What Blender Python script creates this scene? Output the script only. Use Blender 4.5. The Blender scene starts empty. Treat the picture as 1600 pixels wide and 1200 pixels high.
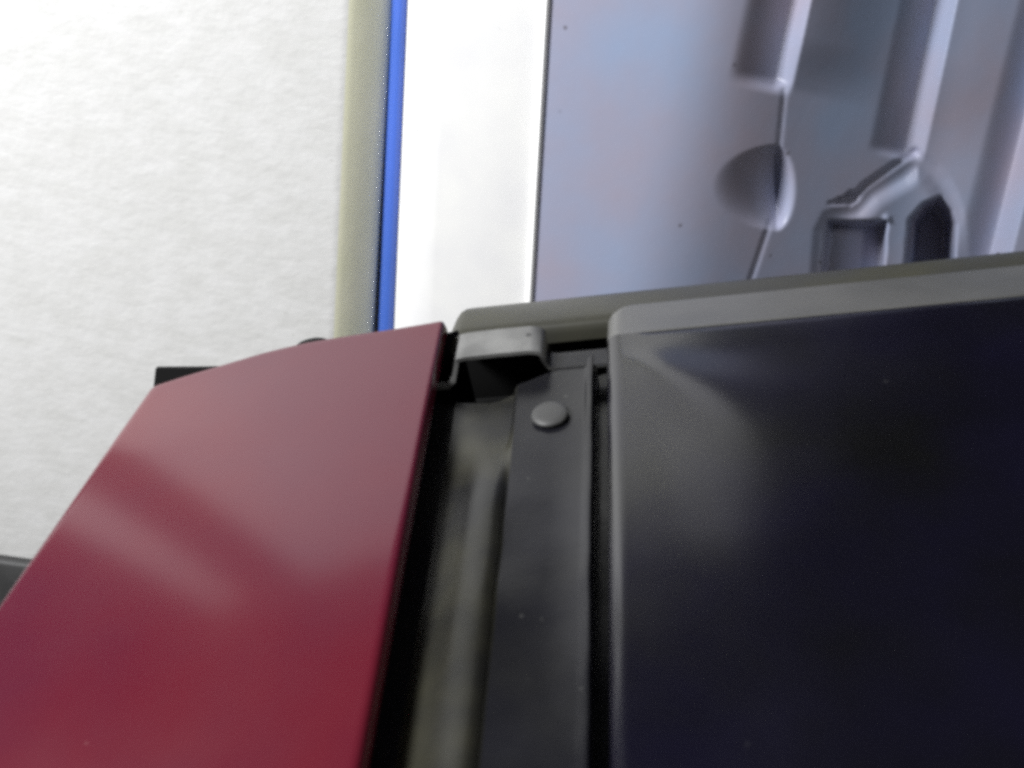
import bpy, math, random
from mathutils import Vector, Matrix, noise
random.seed(4)
sc = bpy.context.scene
COL = sc.collection
CAM_H = 1.10                       # camera height above the workshop floor

# ------------------------------------------------------------ camera
PXF = 1600.0                       # focal length in pixels of the 1600 px wide photograph
UP = Vector((484, 3550, 1600)).normalized()          # world up seen in camera axes
FWD = Vector((0, 0, -1))
YC = (FWD - UP * FWD.dot(UP)).normalized()
XC = YC.cross(UP)
ROT = Matrix((XC, YC, UP))         # camera axes -> world axes
CAM = Vector((0, 0, CAM_H))
cd = bpy.data.cameras.new('camera'); cam = bpy.data.objects.new('camera', cd); COL.objects.link(cam)
cam.matrix_world = Matrix.Translation(CAM) @ ROT.to_4x4()
cd.sensor_width = 36; cd.lens = 36; cd.clip_start = 0.02; cd.clip_end = 200
cd.dof.use_dof = True; cd.dof.focus_distance = 0.84; cd.dof.aperture_fstop = 7.5
sc.camera = cam

# ------------------------------------------------------------ world, lamps, exposure
w = bpy.data.worlds.new('World'); sc.world = w; w.use_nodes = True
w.node_tree.nodes['Background'].inputs[0].default_value = (0.80, 0.86, 1.0, 1)
w.node_tree.nodes['Background'].inputs[1].default_value = 0.007
def area(name, loc, aim, sx, sy, power, col):
    l = bpy.data.lights.new(name, 'AREA'); l.shape = 'RECTANGLE'; l.size = sx; l.size_y = sy
    l.energy = power; l.color = col
    o = bpy.data.objects.new(name, l); COL.objects.link(o)
    o.location = loc
    o.rotation_euler = (Vector(aim) - Vector(loc)).to_track_quat('-Z', 'Y').to_euler()
    return o
area('wall_lamp', (-1.60, -0.15, CAM_H + 0.85), (0.0, 1.25, CAM_H - 0.30), 0.5, 0.5, 98, (0.98, 0.985, 1.0))
area('fill_lamp', (1.25, -0.55, CAM_H + 1.10), (0.0, 0.55, CAM_H - 0.25), 0.5, 0.5, 7.5, (1.0, 0.98, 0.94))  # weak fill added at the right to brighten the red edge
sc.view_settings.view_transform = 'Standard'; sc.view_settings.look = 'None'
sc.view_settings.exposure = 0.0; sc.view_settings.gamma = 1.0; sc.view_settings.use_curve_mapping = False
sc.render.engine = 'CYCLES'
sc.cycles.use_denoising = False; sc.cycles.filter_width = 3.6; sc.cycles.max_bounces = 8

# ------------------------------------------------------------ geometry helpers
def ray(x, y): return ROT @ Vector((x - 800, 600 - y, -PXF))
WALL_Y = 1.25
def W(x, y, Y=WALL_Y):             # photograph pixel -> point on the upright plane at distance Y
    d = ray(x, y); return CAM + d * (Y / d.y)
def topx(p):                       # world point -> photograph pixel
    c = ROT.transposed() @ (p - CAM); return 800 + c.x / -c.z * PXF, 600 - c.y / -c.z * PXF
# plane of the car body: v runs up the slope away from us, u across it, n off its surface
v_c = Vector((140, 1300, -1600)).normalized()
m_c = Vector((160, 120, -1600)).cross(Vector((800, 185, -1600)))
u_c = m_c.cross(v_c); u_c = (u_c if u_c.x > 0 else -u_c).normalized(); u_c = (u_c - v_c * u_c.dot(v_c)).normalized()
DU, DV = ROT @ u_c, ROT @ v_c
DN = DU.cross(DV).normalized()
O = CAM + ROT @ Vector((0, 0, -0.6))
def P(u, v, h): return O + DU * u + DV * v + DN * h
def uv(x, y, h=0.0):               # pixel -> (u, v) on the body plane raised by h
    d = ray(x, y); t = (O + DN * h - CAM).dot(DN) / d.dot(DN)
    q = CAM + d * t - O; return q.dot(DU), q.dot(DV)
def F(x, y, h=0.0): u, v = uv(x, y, h); return P(u, v, h)
MM = 0.001
def mesh(name, verts, faces, mat, parent=None, smooth=True, autosharp=None):
    me = bpy.data.meshes.new(name); me.from_pydata([tuple(v) for v in verts], [], faces); me.update()
    if smooth: me.polygons.foreach_set('use_smooth', [True] * len(faces))
    if autosharp: me.set_sharp_from_angle(angle=math.radians(autosharp))
    me.materials.append(mat)
    o = bpy.data.objects.new(name, me); COL.objects.link(o)
    if parent: o.parent = parent; o.matrix_parent_inverse = parent.matrix_world.inverted()
    return o
def grid_faces(nr, nc, off=0, flip=False):
    f = []
    for r in range(nr - 1):
        for c in range(nc - 1):
            a = off + r * nc + c; q = (a, a + 1, a + nc + 1, a + nc); f.append(q[::-1] if flip else q)
    return f
def loft(name, rows, mat, parent=None, autosharp=40, flip=False):
    vs = [p for r in rows for p in r]
    return mesh(name, vs, grid_faces(len(rows), len(rows[0]), 0, flip), mat, parent, True, autosharp)
def empty(name, loc):
    o = bpy.data.objects.new(name, None); COL.objects.link(o); o.location = loc; o.empty_display_size = 0.05
    bpy.context.view_layer.update(); return o
def tag(o, label=None, cat=None, kind=None):
    if label: o['label'] = label
    if cat: o['category'] = cat
    if kind: o['kind'] = kind
    return o
def sstep(a, b, x):
    t = min(1, max(0, (x - a) / (b - a))); return t * t * (3 - 2 * t)
def pw(pts, x):                    # piecewise-linear lookup
    if x <= pts[0][0]: return pts[0][1]
    for (a, b), (c, d) in zip(pts, pts[1:]):
        if x <= c: return b + (d - b) * (x - a) / (c - a)
    return pts[-1][1]

# ------------------------------------------------------------ materials
def material(name, base, rough=0.5, metal=0.0, var=None, vscale=8.0, vstretch=(1, 1, 1), coat=0.0, coat_rough=0.1,
             bump=0.0, bscale=60.0, specks=None, speck_scale=60.0, speck_thr=0.2, ior=1.5, rvar=0.0, coat_ior=1.7, spec=0.5, vrange=(0.35, 0.65)):
    m = bpy.data.materials.new(name); m.use_nodes = True
    nt = m.node_tree; N = nt.nodes; L = nt.links; b = N['Principled BSDF']
    b.inputs['Roughness'].default_value = rough; b.inputs['Metallic'].default_value = metal; b.inputs['IOR'].default_value = ior; b.inputs['Specular IOR Level'].default_value = spec
    b.inputs['Coat Weight'].default_value = coat; b.inputs['Coat IOR'].default_value = coat_ior; b.inputs['Coat Roughness'].default_value = coat_rough
    tc = N.new('ShaderNodeTexCoord'); mp = N.new('ShaderNodeMapping'); mp.inputs['Scale'].default_value = vstretch
    L.new(tc.outputs['Object'], mp.inputs['Vector'])
    col = None
    if var:
        n = N.new('ShaderNodeTexNoise'); n.inputs['Scale'].default_value = vscale; n.inputs['Detail'].default_value = 6
        L.new(mp.outputs[0], n.inputs['Vector'])
        r = N.new('ShaderNodeValToRGB'); r.color_ramp.elements[0].position = vrange[0]; r.color_ramp.elements[1].position = vrange[1]
        r.color_ramp.elements[0].color = (*base, 1); r.color_ramp.elements[1].color = (*var, 1)
        L.new(n.outputs['Fac'], r.inputs['Fac']); col = r.outputs['Color']
    if specks:
        vo = N.new('ShaderNodeTexVoronoi'); vo.inputs['Scale'].default_value = speck_scale
        L.new(mp.outputs[0], vo.inputs['Vector'])
        n2 = N.new('ShaderNodeTexNoise'); n2.inputs['Scale'].default_value = speck_scale * 0.23
        L.new(mp.outputs[0], n2.inputs['Vector'])
        mul = N.new('ShaderNodeMath'); mul.operation = 'SUBTRACT'; mul.inputs[1].default_value = 0.35
        L.new(n2.outputs['Fac'], mul.inputs[0])
        lt = N.new('ShaderNodeMapRange'); lt.inputs[1].default_value = speck_thr * 0.4; lt.inputs[2].default_value = speck_thr
        lt.inputs[3].default_value = 1; lt.inputs[4].default_value = 0
        L.new(vo.outputs['Distance'], lt.inputs[0])
        m2 = N.new('ShaderNodeMath'); m2.operation = 'MULTIPLY'; m2.use_clamp = True
        gt = N.new('ShaderNodeMapRange'); gt.inputs[1].default_value = 0.22; gt.inputs[2].default_value = 0.26
        L.new(mul.outputs[0], gt.inputs[0])
        L.new(lt.outputs[0], m2.inputs[0]); L.new(gt.outputs[0], m2.inputs[1])
        mx = N.new('ShaderNodeMix'); mx.data_type = 'RGBA'
        L.new(m2.outputs[0], mx.inputs['Factor'])
        if col: L.new(col, mx.inputs['A'])
        else: mx.inputs['A'].default_value = (*base, 1)
        mx.inputs['B'].default_value = (*specks, 1); col = mx.outputs['Result']
    if col: L.new(col, b.inputs['Base Color'])
    else: b.inputs['Base Color'].default_value = (*base, 1)
    if rvar:
        n3 = N.new('ShaderNodeTexNoise'); n3.inputs['Scale'].default_value = 14; n3.inputs['Detail'].default_value = 5
        L.new(tc.outputs['Object'], n3.inputs['Vector'])
        mr = N.new('ShaderNodeMapRange'); mr.inputs[1].default_value = 0.3; mr.inputs[2].default_value = 0.7
        mr.inputs[3].default_value = max(0.02, rough - rvar); mr.inputs[4].default_value = rough + rvar
        L.new(n3.outputs['Fac'], mr.inputs[0]); L.new(mr.outputs[0], b.inputs['Roughness'])
    if bump:
        n4 = N.new('ShaderNodeTexNoise'); n4.inputs['Scale'].default_value = bscale; n4.inputs['Detail'].default_value = 4
        L.new(mp.outputs[0], n4.inputs['Vector'])
        bp = N.new('ShaderNodeBump'); bp.inputs['Strength'].default_value = bump; bp.inputs['Distance'].default_value = 0.002
        L.new(n4.outputs['Fac'], bp.inputs['Height']); L.new(bp.outputs[0], b.inputs['Normal'])
    return m
M_WALL = material('white_wall_paint', (0.55, 0.55, 0.535), 0.7, var=(0.60, 0.60, 0.59), vscale=30, bump=0.45, bscale=70,
                  vstretch=(1, 1, 1.7), specks=(0.52, 0.52, 0.50), speck_scale=34, speck_thr=0.14)
M_RETURN_SHADE = material('shaded_wall_tint', (0.60, 0.60, 0.44), 0.7, var=(0.66, 0.65, 0.50), vscale=9, bump=0.2, bscale=45)  # warm shade on the white wall's return, put into the colour
M_POST = material('white_gloss_paint', (0.86, 0.86, 0.84), 0.4, var=(0.80, 0.80, 0.80), vscale=14, specks=(0.6, 0.6, 0.6), speck_scale=40, speck_thr=0.12)
M_BLUE = material('blue_plastic', (0.045, 0.11, 0.42), 0.35, var=(0.06, 0.13, 0.50), vscale=5)
M_STEEL = material('blue_grey_panel_paint', (0.31, 0.38, 0.54), 0.38, metal=0.0, var=(0.37, 0.345, 0.43), vscale=5, bump=0.10, bscale=40,
                   specks=(0.10, 0.09, 0.10), speck_scale=30, speck_thr=0.12, rvar=0.08)
M_DARK = material('skirting_black', (0.035, 0.035, 0.035), 0.6, var=(0.06, 0.06, 0.06), vscale=12)
M_FLOOR = material('workshop_concrete', (0.10, 0.10, 0.095), 0.8, var=(0.15, 0.145, 0.14), vscale=3, bump=0.3)
M_RED = material('red_car_paint', (0.076, 0.008, 0.020), 0.30, var=(0.100, 0.008, 0.015), vscale=5, coat=0.85, coat_rough=0.12, rvar=0.05, bump=0.10, bscale=16, coat_ior=1.45, spec=0.2,
                 specks=(0.35, 0.2, 0.2), speck_scale=45, speck_thr=0.05)
M_BLACK = material('dark_body_paint', (0.003, 0.003, 0.0033), 0.22, var=(0.004, 0.0035, 0.0095), vscale=9, coat=0.6, coat_rough=0.15, rvar=0.05,
                   specks=(0.22, 0.22, 0.22), speck_scale=26, speck_thr=0.06, bump=0.02, bscale=30)
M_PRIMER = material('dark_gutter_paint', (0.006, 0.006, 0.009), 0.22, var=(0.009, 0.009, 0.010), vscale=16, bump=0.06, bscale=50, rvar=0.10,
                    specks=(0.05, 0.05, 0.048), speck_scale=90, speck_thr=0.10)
M_DUST = material('dusty_gutter_bead', (0.010, 0.010, 0.010), 0.32, var=(0.025, 0.024, 0.016), vscale=22, bump=0.08, bscale=50, rvar=0.08, vrange=(0.4, 0.7))
M_FLANGE = material('dull_olive_flange', (0.035, 0.035, 0.032), 0.35, var=(0.045, 0.044, 0.030), vscale=14, bump=0.05, rvar=0.06)
M_METAL = material('sheen_grey_bracket_paint', (0.085, 0.085, 0.083), 0.30, var=(0.17, 0.17, 0.165), vscale=30, bump=0.08, specks=(0.04, 0.04, 0.04), speck_scale=70, speck_thr=0.2)  # grey lightened to stand for the wall reflected in the bracket top
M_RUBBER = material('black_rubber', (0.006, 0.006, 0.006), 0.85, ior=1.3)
M_EDGE_SHEEN = material('edge_sheen_grey', (0.070, 0.070, 0.067), 0.34, var=(0.095, 0.094, 0.089), vscale=12, bump=0.05, rvar=0.06)  # painted grey stands for the wall mirrored in the panel's far edge
M_RIVET = material('dull_rivet', (0.045, 0.045, 0.045), 0.5, var=(0.06, 0.06, 0.058), vscale=60)

# ------------------------------------------------------------ setting: wall, floor
def ruled(name, prof, mat, parent=None, t0=-1.0, t1=1.3, autosharp=35, flip=False, n=2, ylo=500.):
    """profile points (pixel x at y=0, pixel x at y=500, distance Y) swept along their own upright lines"""
    rows = []
    for i in range(n):
        t = t0 + (t1 - t0) * i / (n - 1); row = []
        for xa, xb, Y in prof:
            a, b = W(xa, 0, Y), W(xb, ylo, Y); row.append(a + (b - a) * t)
        rows.append(row)
    return loft(name, rows, mat, parent, autosharp, flip)
ZB = W(25, 870).z                  # top of the skirting
def wall_profile():
    pr = []
    x_edge = W(533, 0).x; R = 0.030
    pr += [(-1.42, 1.45), (-1.42, WALL_Y), (-1.2, WALL_Y), (-0.9, WALL_Y), (-0.6, WALL_Y), (-0.4, WALL_Y)]
    for k in range(9):
        a = math.radians(34) * k / 8
        pr.append((x_edge + R * math.sin(a), WALL_Y + R * (1 - math.cos(a))))
    x, y = pr[-1]; d = 0.045
    pr += [(x + d * math.cos(math.radians(34)), y + d * math.sin(math.radians(34))), (x + d, 1.45)]
    return pr
pr = wall_profile(); lean = (W(525, 500).x - W(548, 0).x) / (W(525, 500).z - W(548, 0).z)
rows = []
for z in (ZB, 0.6, 0.9, 1.2, 1.5, 1.8, 2.2):
    rows.append([Vector((x + (lean * (z - W(548, 0).z) if x > -0.35 else 0), y, z)) for x, y in pr])
tag(loft('wall_return', [q[10:] for q in rows], M_RETURN_SHADE, None, 60, True), kind='structure')
wall = tag(loft('wall', [q[:11] for q in rows], M_WALL, None, 40, True), 'white painted wall with a rounded return edge', 'wall')
wall['kind'] = 'structure'
def box(name, x0, x1, y0, y1, z0, z1, mat, parent=None):
    v = [(x, y, z) for z in (z0, z1) for y in (y0, y1) for x in (x0, x1)]
    f = [(0, 2, 3, 1), (4, 5, 7, 6), (0, 1, 5, 4), (2, 6, 7, 3), (0, 4, 6, 2), (1, 3, 7, 5)]
    return mesh(name, v, f, mat, parent, False)
tag(box('floor', -3, 3, -1.5, 3, -0.1, 0.0, M_FLOOR), kind='structure')
tag(box('wall_back', -1.6, 2.2, 1.70, 1.76, 0.0, 2.2, M_DARK), kind='structure')
sk = box('skirting_board', -1.43, -0.20, 1.236, 1.44, 0.0, ZB - 0.002, M_DARK)
tag(sk, 'dark skirting along the bottom of the white wall', 'skirting')
mod = sk.modifiers.new('bevel', 'BEVEL'); mod.width = 0.006; mod.segments = 3

blocker = empty('band_blocker', (-1.16, 1.20, 0.0))  # unseen upright, added to mirror as a dark band in the red skin
tag(blocker, 'dark upright pipe added out of view for the dark band in the red skin', 'blocker')
def upright(name, cx, cy, r, z0, z1, parent, n=20):
    rows = [[Vector((cx + rr * math.cos(2 * math.pi * k / n), cy + rr * math.sin(2 * math.pi * k / n), z)) for k in range(n + 1)]
            for rr, z in ((0, z0), (r, z0), (r, z1), (0, z1))]
    return loft(name, rows, M_DARK, parent, 50)
upright('blocker_tube', -1.16, 1.20, 0.035, 0.01, 2.19, blocker)
for z in (0.5, 1.2, 1.9): upright('blocker_clip', -1.16, 1.20, 0.041, z, z + 0.03, blocker)

# blue edging strip: a half-round bead
prof = []
for k in range(11):
    a = math.pi * k / 10
    prof.append((625 - 12 * math.cos(a), 604 - 12 * math.cos(a), WALL_Y + 0.030 - 0.010 * math.sin(a)))
prof = [(613, 592, 1.30)] + prof + [(637, 616, 1.30)]
blue = ruled('edging_strip', prof, M_BLUE, t0=-3.2, t1=2.3)
tag(blue, 'thin bright blue edging strip between the white wall and white post', 'strip')
# white post with a raised lip
post = empty('wall_post', W(740, 500) - Vector((0, 0, 0.6)))
tag(post, 'flat white overexposed upright post beside the blue strip', 'post')
prof = [(637, 616, 1.30), (638, 617, 1.236), (642, 621, 1.230), (646, 625, 1.228), (700, 677, 1.228), (760, 736, 1.228), (842, 815, 1.228), (848, 821, 1.2285)]
ruled('post_face', prof, M_POST, post, t0=-3.2, t1=2.3)
prof = [(846, 818, 1.2295), (848, 820, 1.226), (850, 822, 1.222), (854, 826, 1.220), (858, 829, 1.222), (861, 832, 1.228), (862, 833, 1.30)]
ruled('post_lip', prof, M_POST, post, t0=-3.2, t1=2.3)

# ------------------------------------------------------------ pressed steel panel (background right)
def seg_d(px, py, ax, ay, bx, by):
    dx, dy = bx - ax, by - ay; L2 = dx * dx + dy * dy
    t = ((px - ax) * dx + (py - ay) * dy) / L2; tc = min(1, max(0, t))
    s = ((px - ax) * dy - (py - ay) * dx) / math.sqrt(L2)       # signed, + = right of the downward line
    return t, s, math.hypot(px - ax - tc * dx, py - ay - tc * dy)
def poly_sd(x, y, pts):
    d = 1e9; ins = False; n = len(pts)
    for i in range(n):
        ax, ay = pts[i]; bx, by = pts[(i + 1) % n]
        d = min(d, seg_d(x, y, ax, ay, bx, by)[2])
        if (ay > y) != (by > y) and x < (bx - ax) * (y - ay) / (by - ay) + ax: ins = not ins
    return -d if ins else d
def groove(s, soft, hard, depth, rise, t=0.0):
    """soft left flank down, crisp right flank up past the sheet, then easing back to it"""
    rise *= 1 - sstep(0.35, 1.05, t)
    if s < -soft: return 0.0
    if s < 0: return -depth * sstep(-soft, 0, s)
    if s < hard: return -depth + (depth + rise) * (s / hard)
    return rise * (1 - sstep(hard, hard + 150, s))
_B = [0.0]
for i in range(2600):
    x_ = i - 300.0
    _B.append(_B[-1] + 0.00046 * sstep(1040, 1260, x_) * (1 - 0.75 * sstep(1450, 1540, x_)))
def bend_at(x):
    x = min(2598, max(0, x + 300)); i = int(x); return _B[i] + (_B[i + 1] - _B[i]) * (x - i)
BOSS = [(1430, 236), (1400, 262), (1352, 290), (1328, 316), (1288, 332), (1274, 360), (1262, 520), (1515, 520), (1510, 360), (1503, 326), (1494, 300), (1482, 278), (1466, 258), (1448, 244)]
WIN = [(1294, 346), (1384, 346), (1372, 520), (1280, 520)]
HOLE = [(1425, 345), (1445, 322), (1468, 312), (1482, 330), (1488, 350), (1484, 520), (1410, 520)]
PIT = [(1318, 306), (1290, 314), (1268, 330)]
def H(x, y):
    h = 0.0; reg = 0
    # overall crown: flat on the left, turning away between the ribs
    bend = x + 0.22 * y
    h -= bend_at(bend)
    t, s, d = seg_d(x, y, 1238, 0, 1208, 140)
    if t < 1.15 and -76 < s < 180:
        g = groove(s, 74, 28, 0.022, 0.015, t) * (1 - sstep(0.86, 1.06, t)); h += g
        if t < 1.1 and s < 45: reg = 1
    t, s, d = seg_d(x, y, 1226, 140, 1216, 240)
    if d < 6: h -= 0.002 * (1 - d / 6)
    t, s, d = seg_d(x, y, 1204, 345, 1172, 440)
    if d < 6: h -= 0.0025 * (1 - d / 6)
    ex, ey = (x - 1214) / (100 if x < 1214 else 30), (y - 293) / 66; r = math.hypot(ex, ey)
    if r < 1.15: reg = 4
    k = max(0.0, 1 - ey * ey); h -= 0.042 * k ** 0.7 * max(0.0, 1 - abs(ex) / max(0.15, math.sqrt(k))) ** 1.6
    t, s, d = seg_d(x, y, 1463, 0, 1412, 240)
    if t < 1.06 and -62 < s < 185:
        h += groove(s, 58, 32, 0.024, 0.016, t) * (1 - sstep(0.97, 1.05, t))
        if t < 0.96 and s < 45: reg = 2
    t, s, d = seg_d(x, y, 1622, 100, 1548, 395)
    if -60 < s < 185:
        h += groove(s, 56, 32, 0.024, 0.016)
        if s < 45: reg = 3
    sd = poly_sd(x, y, BOSS)
    if sd < 12:
        reg = 5
        h -= 0.012 * (1 - sstep(-24, 6, sd))
        dline = min(seg_d(x, y, 1430, 236, 1352, 290)[2], seg_d(x, y, 1352, 290, 1328, 316)[2])
        if dline < 8: h -= 0.006 * (1 - dline / 8)
        dp = math.hypot((x - 1312) / 34, (y - 308) / 14)
        if dp < 1: h -= 0.02 * (1 - dp)
        # rounded body of the boss
        h += 0.018 * sstep(0, 45, -sd)
        sw = poly_sd(x, y, WIN)
        if sw < 6: h -= 0.055 * (1 - sstep(-6, 4, sw))
        if math.hypot(x - 1386, y - 342) < 9: h += 0.006 * (1 - math.hypot(x - 1386, y - 342) / 9)
        sh = poly_sd(x, y, HOLE)
        if sh < 16: h -= 0.13 * (1 - sstep(-14, 8, sh))
    return h, reg
panel = empty('pressed_steel_panel', Vector((W(1250, 450).x, WALL_Y, 0.62)))
tag(panel, 'blue-grey pressed steel panel with stamped ribs beside the white post', 'panel')
xs = [855 + i * 3 for i in range(312)]; ys = [-1300 + i * 65 for i in range(16)] + [-260 + i * 3 for i in range(250)]
VT = []; RG = []
for y in ys:
    for x in xs:
        x2 = x - 0.062 * y if x < 900 else x - 0.062 * y * max(0, 1 - (x - 900) / 250)
        h, rg = H(x2, y)
        VT.append(W(x2, y, 1.226 - h)); RG.append(rg)
nc = len(xs); groups = {}
for f in grid_faces(len(ys), nc, 0, False):
    rr = [RG[i] for i in f]; g = max(set(rr), key=rr.count)
    if g == 9: continue
    groups.setdefault(g, []).append(f[::-1])
# shared normals so that the split pieces keep one continuous surface
tmp = bpy.data.meshes.new('t'); tmp.from_pydata([tuple(v) for v in VT], [], [f for g in groups.values() for f in g]); tmp.update()
NRM = [tuple(v.normal) for v in tmp.vertices]
for g, nm in ((0, 'sheet'), (1, 'rib'), (2, 'rib'), (3, 'rib'), (4, 'dimple'), (5, 'boss')):
    if g not in groups: continue
    ids = {}; fs = []
    for f in groups[g]: fs.append([ids.setdefault(i, len(ids)) for i in f])
    order = sorted(ids, key=ids.get)
    o = mesh(nm, [VT[i] for i in order], fs, M_STEEL, panel)
    o.data.normals_split_custom_set_from_vertices([NRM[i] for i in order])
bpy.data.meshes.remove(tmp)

# ------------------------------------------------------------ the car body corner
car = empty('car_body', Vector((0, 0.45, 0.0)))
tag(car, 'corner of a red car body with dark gutter, bracket and black panel', 'car body')

# --- red outer skin: a crowned sheet with rolled edges
TOP = [(228, 604), (290, 585), (350, 568), (415, 549), (480, 534), (545, 523), (610, 513), (660, 504), (694, 497)]
H_RED = 0.0
def edge_pts():
    L0, L1 = uv(228, 604), uv(-258, 1300)          # left edge (runs on below the picture)
    R0, R1 = uv(694, 498), uv(545, 1300)
    return L0, L1, R0, R1
L0, L1, R0, R1 = edge_pts()
NS, NT_ = 60, 60
tp = [uv(*p) for p in TOP]
def top_at(s):
    k = s * (len(tp) - 1); i = min(int(k), len(tp) - 2); f = k - i
    return (tp[i][0] + (tp[i + 1][0] - tp[i][0]) * f, tp[i][1] + (tp[i + 1][1] - tp[i][1]) * f)
rows = []
ss = [0, .004, .009, .016, .026, .04] + [.06 + .9 * i / 44 for i in range(45)] + [.97, .978, .985, .991, .996, 1.0]
ts = [0, .004, .01, .018, .03] + [.05 + .95 * i / 40 for i in range(41)]
width = 0.20
for t in ts:
    row = []
    for s in ss:
        a = top_at(s)
        b = (L1[0] + (R1[0] - L1[0]) * s, L1[1] + (R1[1] - L1[1]) * s)
        u = a[0] + (b[0] - a[0]) * t; v = a[1] + (b[1] - a[1]) * t
        dl = s * width; dr = (1 - s) * width; dt = t * 0.45
        h = 0.0
        rl = 0.007; h -= (rl - math.sqrt(max(0, rl * rl - max(0, rl - dl) ** 2))) * 1.0
        rr = 0.0045; h -= rr - math.sqrt(max(0, rr * rr - max(0, rr - dr) ** 2))
        rt = 0.003; h -= rt - math.sqrt(max(0, rt * rt - max(0, rt - dt) ** 2))
        h += 0.0012 * math.sin(math.pi * s) - 0.0008 * (1 - sstep(0, 0.25, t))   # slight crown
        row.append(P(u, v, h))
    rows.append(row)
def skirt(rows, drop_left, drop_right, drop_top):
    R = []
    for r in rows: R.append([r[0] - DN * drop_left] + r + [r[-1] - DN * drop_right])
    first = [p - DN * drop_top for p in R[0]]; first[0] = R[0][0]; first[-1] = R[0][-1]
    return [first] + R
red = loft('outer_skin', skirt(rows, 0.30, 0.005, 0.004), M_RED, car, 50, True)
red['label'] = 'glossy red painted outer skin'

# --- gutter: pressed channel swept up the slope
GUT = [(480, -26), (640, -26), (668, -25), (690, -21.5), (708, -17), (722, -14), (738, -12.2), (754, -11.6), (766, -12.2), (773, -15.2),
       (780, -16.2), (800, -16.5), (850, -16.5), (903, -16.5), (910, -15.6), (914, -14.6), (921, -14.6), (925, -16.4), (929, -21), (932, -32), (946, -32), (960, -32)]
def gut_rows(lo, hi, v_top):
    pts = [(uv(x, 900, h * MM)[0], h * MM) for x, h in GUT[lo:hi]]
    v0 = uv(900, 1340, -0.02)[1]; n = 50; rows = []
    for i in range(n):
        row = []
        for u, h in pts:
            v = v0 + (gut_top(u) - v0) * i / (n - 1)
            row.append(P(u + 0.0006 * noise.noise((u * 30, v * 40, 1)), v, h + 0.0005 * noise.noise((u * 50, v * 30, 7))))
        rows.append(row)
    return rows
GT = [uv(640, 628, -.025), uv(770, 622, -.018), uv(800, 606, -.0165), uv(862, 580, -.0165), uv(945, 552, -.0165)]
def gut_top(u): return pw(GT, u)
VT_TOP = uv(800, 585, -0.018)[1]
bead_rows = gut_rows(2, 11, VT_TOP)
# the bead dies out just below the bracket
flat_rows = gut_rows(10, 22, VT_TOP)
vb = uv(740, 640, -0.014)[1]; vb2 = uv(740, 790, -0.014)[1]
for r in bead_rows:
    for i, p in enumerate(r):
        v = (p - O).dot(DV); h = (p - O).dot(DN); k = sstep(vb2, vb, v)
        r[i] = p + DN * (k * (-0.0235 - h) * (0.9 if i < 7 else 0.35 if i < 8 else 0))
loft('gutter_floor', gut_rows(0, 3, VT_TOP), M_PRIMER, car, 60)
loft('gutter_bead', bead_rows, M_DUST, car, 60)['label'] = 'dusty olive-grey raised bead'
loft('gutter_flange', flat_rows, M_PRIMER, car, 40)

# --- rivet / plug on the flange
def lathe(name, c, prof, mat, parent, n=28, sx=1.0, sy=1.0):
    rows = []
    for r, z in prof:
        rows.append([c + DU * (r * sx * math.cos(2 * math.pi * k / n)) + DV * (r * sy * math.sin(2 * math.pi * k / n)) + DN * z for k in range(n + 1)])
    return loft(name, rows, mat, parent, 60)
c = F(860, 652, -0.0165)
lathe('rivet', c, [(0.0090, 0.0), (0.0092, 0.0014), (0.0108, 0.0020), (0.0109, 0.0030), (0.0100, 0.0038), (0.0068, 0.0043), (0.0035, 0.0045), (0.0, 0.0046)], M_RIVET, car)

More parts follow.
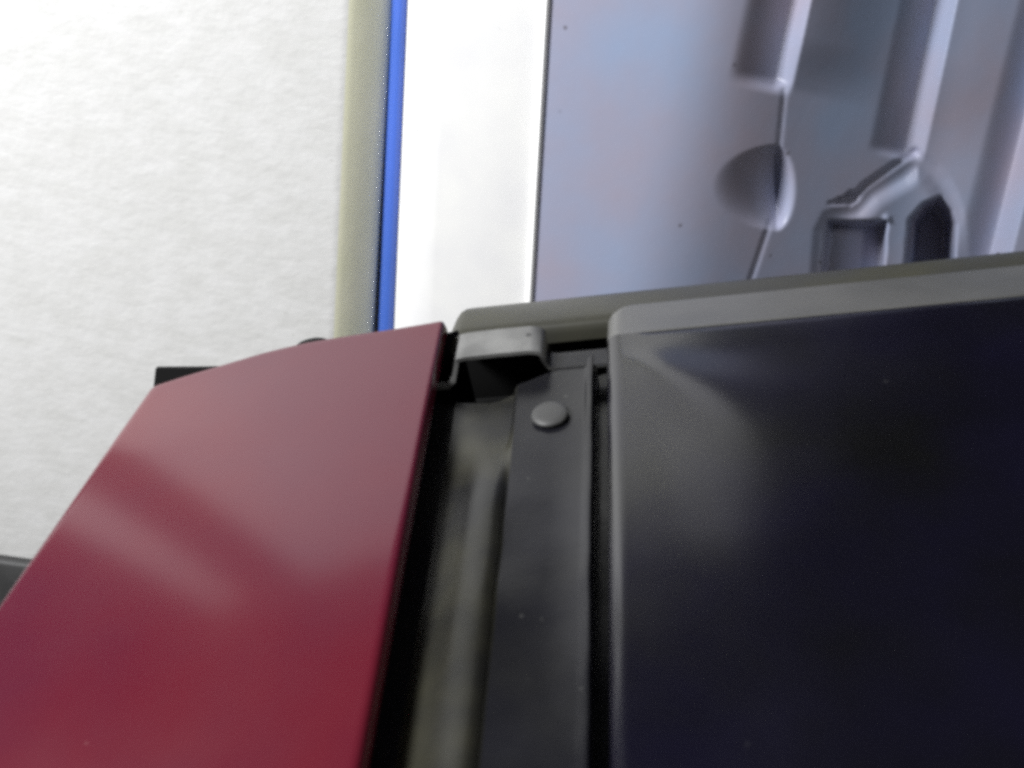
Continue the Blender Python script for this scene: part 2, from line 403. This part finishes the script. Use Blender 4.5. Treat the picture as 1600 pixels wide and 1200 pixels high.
# --- hat-section bracket at the top of the gutter
br_h = 0.004
def bracket():
    # section (u, h) left foot -> left leg -> top -> right leg -> right foot, mouth towards the camera
    hb = -0.0155
    f = lambda x, y, h: (uv(x, y, h)[0], h)
    sec = [f(668, 603, hb), f(700, 598, hb), f(706, 590, -0.012), f(709, 572, -0.002), f(714, 553, 0.0005), f(726, 549, 0.0015),
           f(780, 547, 0.0020), f(826, 545, 0.0018), f(842, 546, 0.0005), f(850, 553, -0.003), f(853, 566, -0.009), f(860, 580, -0.0145), f(872, 582, hb), f(950, 562, hb)]
    v0 = uv(780, 553, 0.0015)[1]; v1 = uv(800, 513, 0.0015)[1]
    vf0 = uv(900, 572, hb)[1]; vf1 = uv(900, 549, hb)[1]; vl0 = uv(690, 604, hb)[1]; vl1 = uv(690, 597, hb)[1]; rows = []
    nrm = []
    for i, (u, h) in enumerate(sec):
        a = sec[max(0, i - 1)]; b = sec[min(len(sec) - 1, i + 1)]
        d = Vector((b[0] - a[0], b[1] - a[1])).normalized(); nrm.append((-d.y, d.x))
    th = 0.0026; inner = [(u - nx * th, h - ny * th) for (u, h), (nx, ny) in zip(sec, nrm)]
    ring = sec + inner[::-1] + [sec[0]]
    for k in range(9):
        v = v0 + (v1 - v0) * k / 8
        kk = lambda h: 1 - sstep(-0.013, -0.004, h)
        row = []
        for u, h in ring:
            a_, b_ = (vl0, vl1) if u < sec[3][0] else (vf0, vf1)
            row.append(P(u, v + kk(h) * ((a_ + (b_ - a_) * k / 8) - v), h))
        rows.append(row)
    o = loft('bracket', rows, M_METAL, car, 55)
    o.data.materials.append(M_PRIMER)              # right foot kept dark, without the sheen painted into the top
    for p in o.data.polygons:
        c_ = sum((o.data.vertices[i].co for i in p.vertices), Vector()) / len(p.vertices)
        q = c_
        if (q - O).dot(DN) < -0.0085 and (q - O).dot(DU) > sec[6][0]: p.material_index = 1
    n = len(sec)
    fr = lambda u, h: P(u, v0 + (1 - sstep(-0.013, -0.004, h)) * ((vl0 if u < sec[3][0] else vf0) - v0), h)
    vs = [fr(u, h) for u, h in sec] + [fr(u, h) for u, h in inner]
    mesh('bracket_lip', vs, [(i, i + 1, n + i + 1, n + i) for i in range(n - 1)], M_METAL, o, True)
    return o
bk = bracket(); bk['label'] = 'grey hat-shaped metal bracket, wall sheen put into its grey'
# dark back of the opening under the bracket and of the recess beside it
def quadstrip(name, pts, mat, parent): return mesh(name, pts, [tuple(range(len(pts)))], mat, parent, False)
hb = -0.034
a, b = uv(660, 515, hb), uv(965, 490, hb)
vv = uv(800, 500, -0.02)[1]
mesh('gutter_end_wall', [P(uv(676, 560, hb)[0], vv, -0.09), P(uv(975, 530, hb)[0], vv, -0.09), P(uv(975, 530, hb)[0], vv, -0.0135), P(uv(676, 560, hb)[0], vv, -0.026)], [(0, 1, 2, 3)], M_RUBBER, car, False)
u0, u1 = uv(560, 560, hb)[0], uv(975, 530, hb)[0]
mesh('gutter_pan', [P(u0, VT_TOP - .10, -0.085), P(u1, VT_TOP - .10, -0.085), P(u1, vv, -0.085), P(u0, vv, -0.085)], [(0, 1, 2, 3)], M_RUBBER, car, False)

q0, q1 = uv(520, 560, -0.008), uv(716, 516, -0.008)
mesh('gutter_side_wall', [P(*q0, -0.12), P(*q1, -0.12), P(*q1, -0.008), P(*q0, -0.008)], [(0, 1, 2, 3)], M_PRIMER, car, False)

# --- rear flange: the long dull ledge behind the bracket and the black panel
def flange():
    hA = -0.011
    uL = uv(705, 500, hA)[0]; uR = uv(1760, 400, hA)[0]
    vb_ = uv(800, 517, hA)[1]; vt_ = uv(830, 461, hA)[1]
    us = [uL + (uR - uL) * (i / 60) ** 1.3 for i in range(61)]
    sec = [(-0.001, -0.012), (0.0, -0.006), (0.0015, -0.0022), (0.004, -0.0004), (0.010, 0.0)]
    wv = vt_ - vb_
    sec += [(0.010 + (wv - 0.014) * k / 6, -0.0002 * k * k * 0.4) for k in range(1, 7)] + [(wv - 0.002, -0.0045), (wv, -0.008), (wv + 0.0015, -0.030)]
    rows = []
    for j, u in enumerate(us):
        d = (u - uL); cut = 0.012 * max(0, 1 - d / 0.010) ** 1.5       # rounded left end
        drop = 0.005 * max(0, 1 - d / 0.006) ** 2
        row = []
        for dvv, dh in sec:
            f = dvv / wv
            row.append(P(u, vb_ + dvv - cut * max(0, f), hA + dh - drop))
        rows.append(row)
    rows = [[p - DN * 0.02 for p in rows[0]]] + rows
    return loft('rear_flange', rows, M_FLANGE, car, 50, True)
flange()['label'] = 'dull olive-grey ledge along the rear edge'

# --- black panel: crowned sheet with a chamfered far edge and a rolled left edge
def black_panel():
    uL = uv(950, 900, -0.004)[0]; uR = uv(1800, 400)[0]
    vT = uv(1300, 445, -0.006)[1]; vC = uv(1300, 490)[1]; vB = uv(1200, 1340)[1]
    for _ in range(6): vT = uv(1300, 445, -(vT - vC) * math.tan(math.radians(13)) - 0.0014)[1]
    wt = vT - vC; rc = 0.016
    dls = [0, .0004, .001, .0018, .0028, .004, .0055, .0075, .010, .013] + [.017 + (uR - uL - .017) * (i / 70) ** 1.25 for i in range(71)]
    dts = [0, .001, .002, .0035] + [.005 + (wt - .008) * i / 8 for i in range(9)] + [wt - .0018, wt - .001, wt - .0004, wt, wt + .0006, wt + .0012, wt + .002, wt + .004] + \
          [wt + .007 + (vT - vB - wt - .007) * (i / 80) ** 1.2 for i in range(81)]
    cu, cv = uv(965, 545); eu, ev = uv(1290, 690)
    rows = []
    for dt in dts:
        v = vT - dt; row = []
        off = 0.0
        if dt < rc: off = rc - math.sqrt(max(0, rc * rc - (rc - dt) ** 2))
        for dl in dls:
            u = uL + off + dl * (uR - uL - off) / (uR - uL)
            h = 0.0
            if dt < wt: h -= (wt - dt) * math.tan(math.radians(13))
            if dt < .004: h -= 0.35 * (.004 - dt) ** 2 / .004
            e = abs(dt - wt - .0006)
            if dl > .018 and e < .0016: h -= 0.0010 * (1 - e / .0016) * sstep(.018, .03, dl)       # seam along the crease
            r = 0.0075; h -= (r - math.sqrt(max(0, r * r - max(0, r - dl) ** 2)))
            # soft stamped ridge fanning out from the corner
            t = ((u - cu) * (eu - cu) + (v - cv) * (ev - cv)) / ((eu - cu) ** 2 + (ev - cv) ** 2)
            du_, dv_ = eu - cu, ev - cv; L = math.hypot(du_, dv_)
            s = ((u - cu) * -dv_ + (v - cv) * du_) / L
            wdt = 0.008 + 0.035 * max(0, t)
            amp = 0.0013 * sstep(0.0, 0.25, t) * (1 - sstep(0.55, 1.5, t))
            h += amp * math.exp(-(s / wdt) ** 2)
            h += 0.0010 * noise.noise((u * 9, v * 9, 3.1)) * sstep(0, .03, dl) * sstep(wt, wt + .03, dt)
            row.append(P(u, v, h))
        rows.append([row[0] - DN * 0.030] + row)
    first = [p - DN * 0.012 for p in rows[0]]
    k = dts.index(wt) + 1
    loft('sheen_edge', [first] + rows[:k], M_EDGE_SHEEN, car, 45, True)['label'] = 'sloping edge of the black panel, wall reflection put into its grey'
    return loft('black_panel', rows[k - 1:], M_BLACK, car, 45, True)
black_panel()['label'] = 'glossy black inner panel with rolled edge'

# --- black rubber pieces peeping out behind the red skin
a, b, c2 = W(243, 574, 0.70), W(352, 572, 0.70), W(243, 640, 0.70)
def slab(name, pts, thick, mat, parent):
    n = len(pts); vs = list(pts) + [p + Vector((0, thick, 0)) for p in pts]
    fs = [tuple(range(n)), tuple(range(2 * n - 1, n - 1, -1))] + [(i, n + i, n + (i + 1) % n, (i + 1) % n) for i in range(n)]
    return mesh(name, vs, fs, mat, parent, False)
slab('rubber_corner', [W(243, 576, 0.66), W(236, 640, 0.66), W(420, 640, 0.66), W(420, 575, 0.66)], 0.004, M_RUBBER, car)
lathe('rubber_stop', F(492, 552, -0.010), [(0.010, -0.01), (0.010, 0.0045), (0.008, 0.007), (0.004, 0.0082), (0, 0.0085)], M_RUBBER, car, sx=1.4)
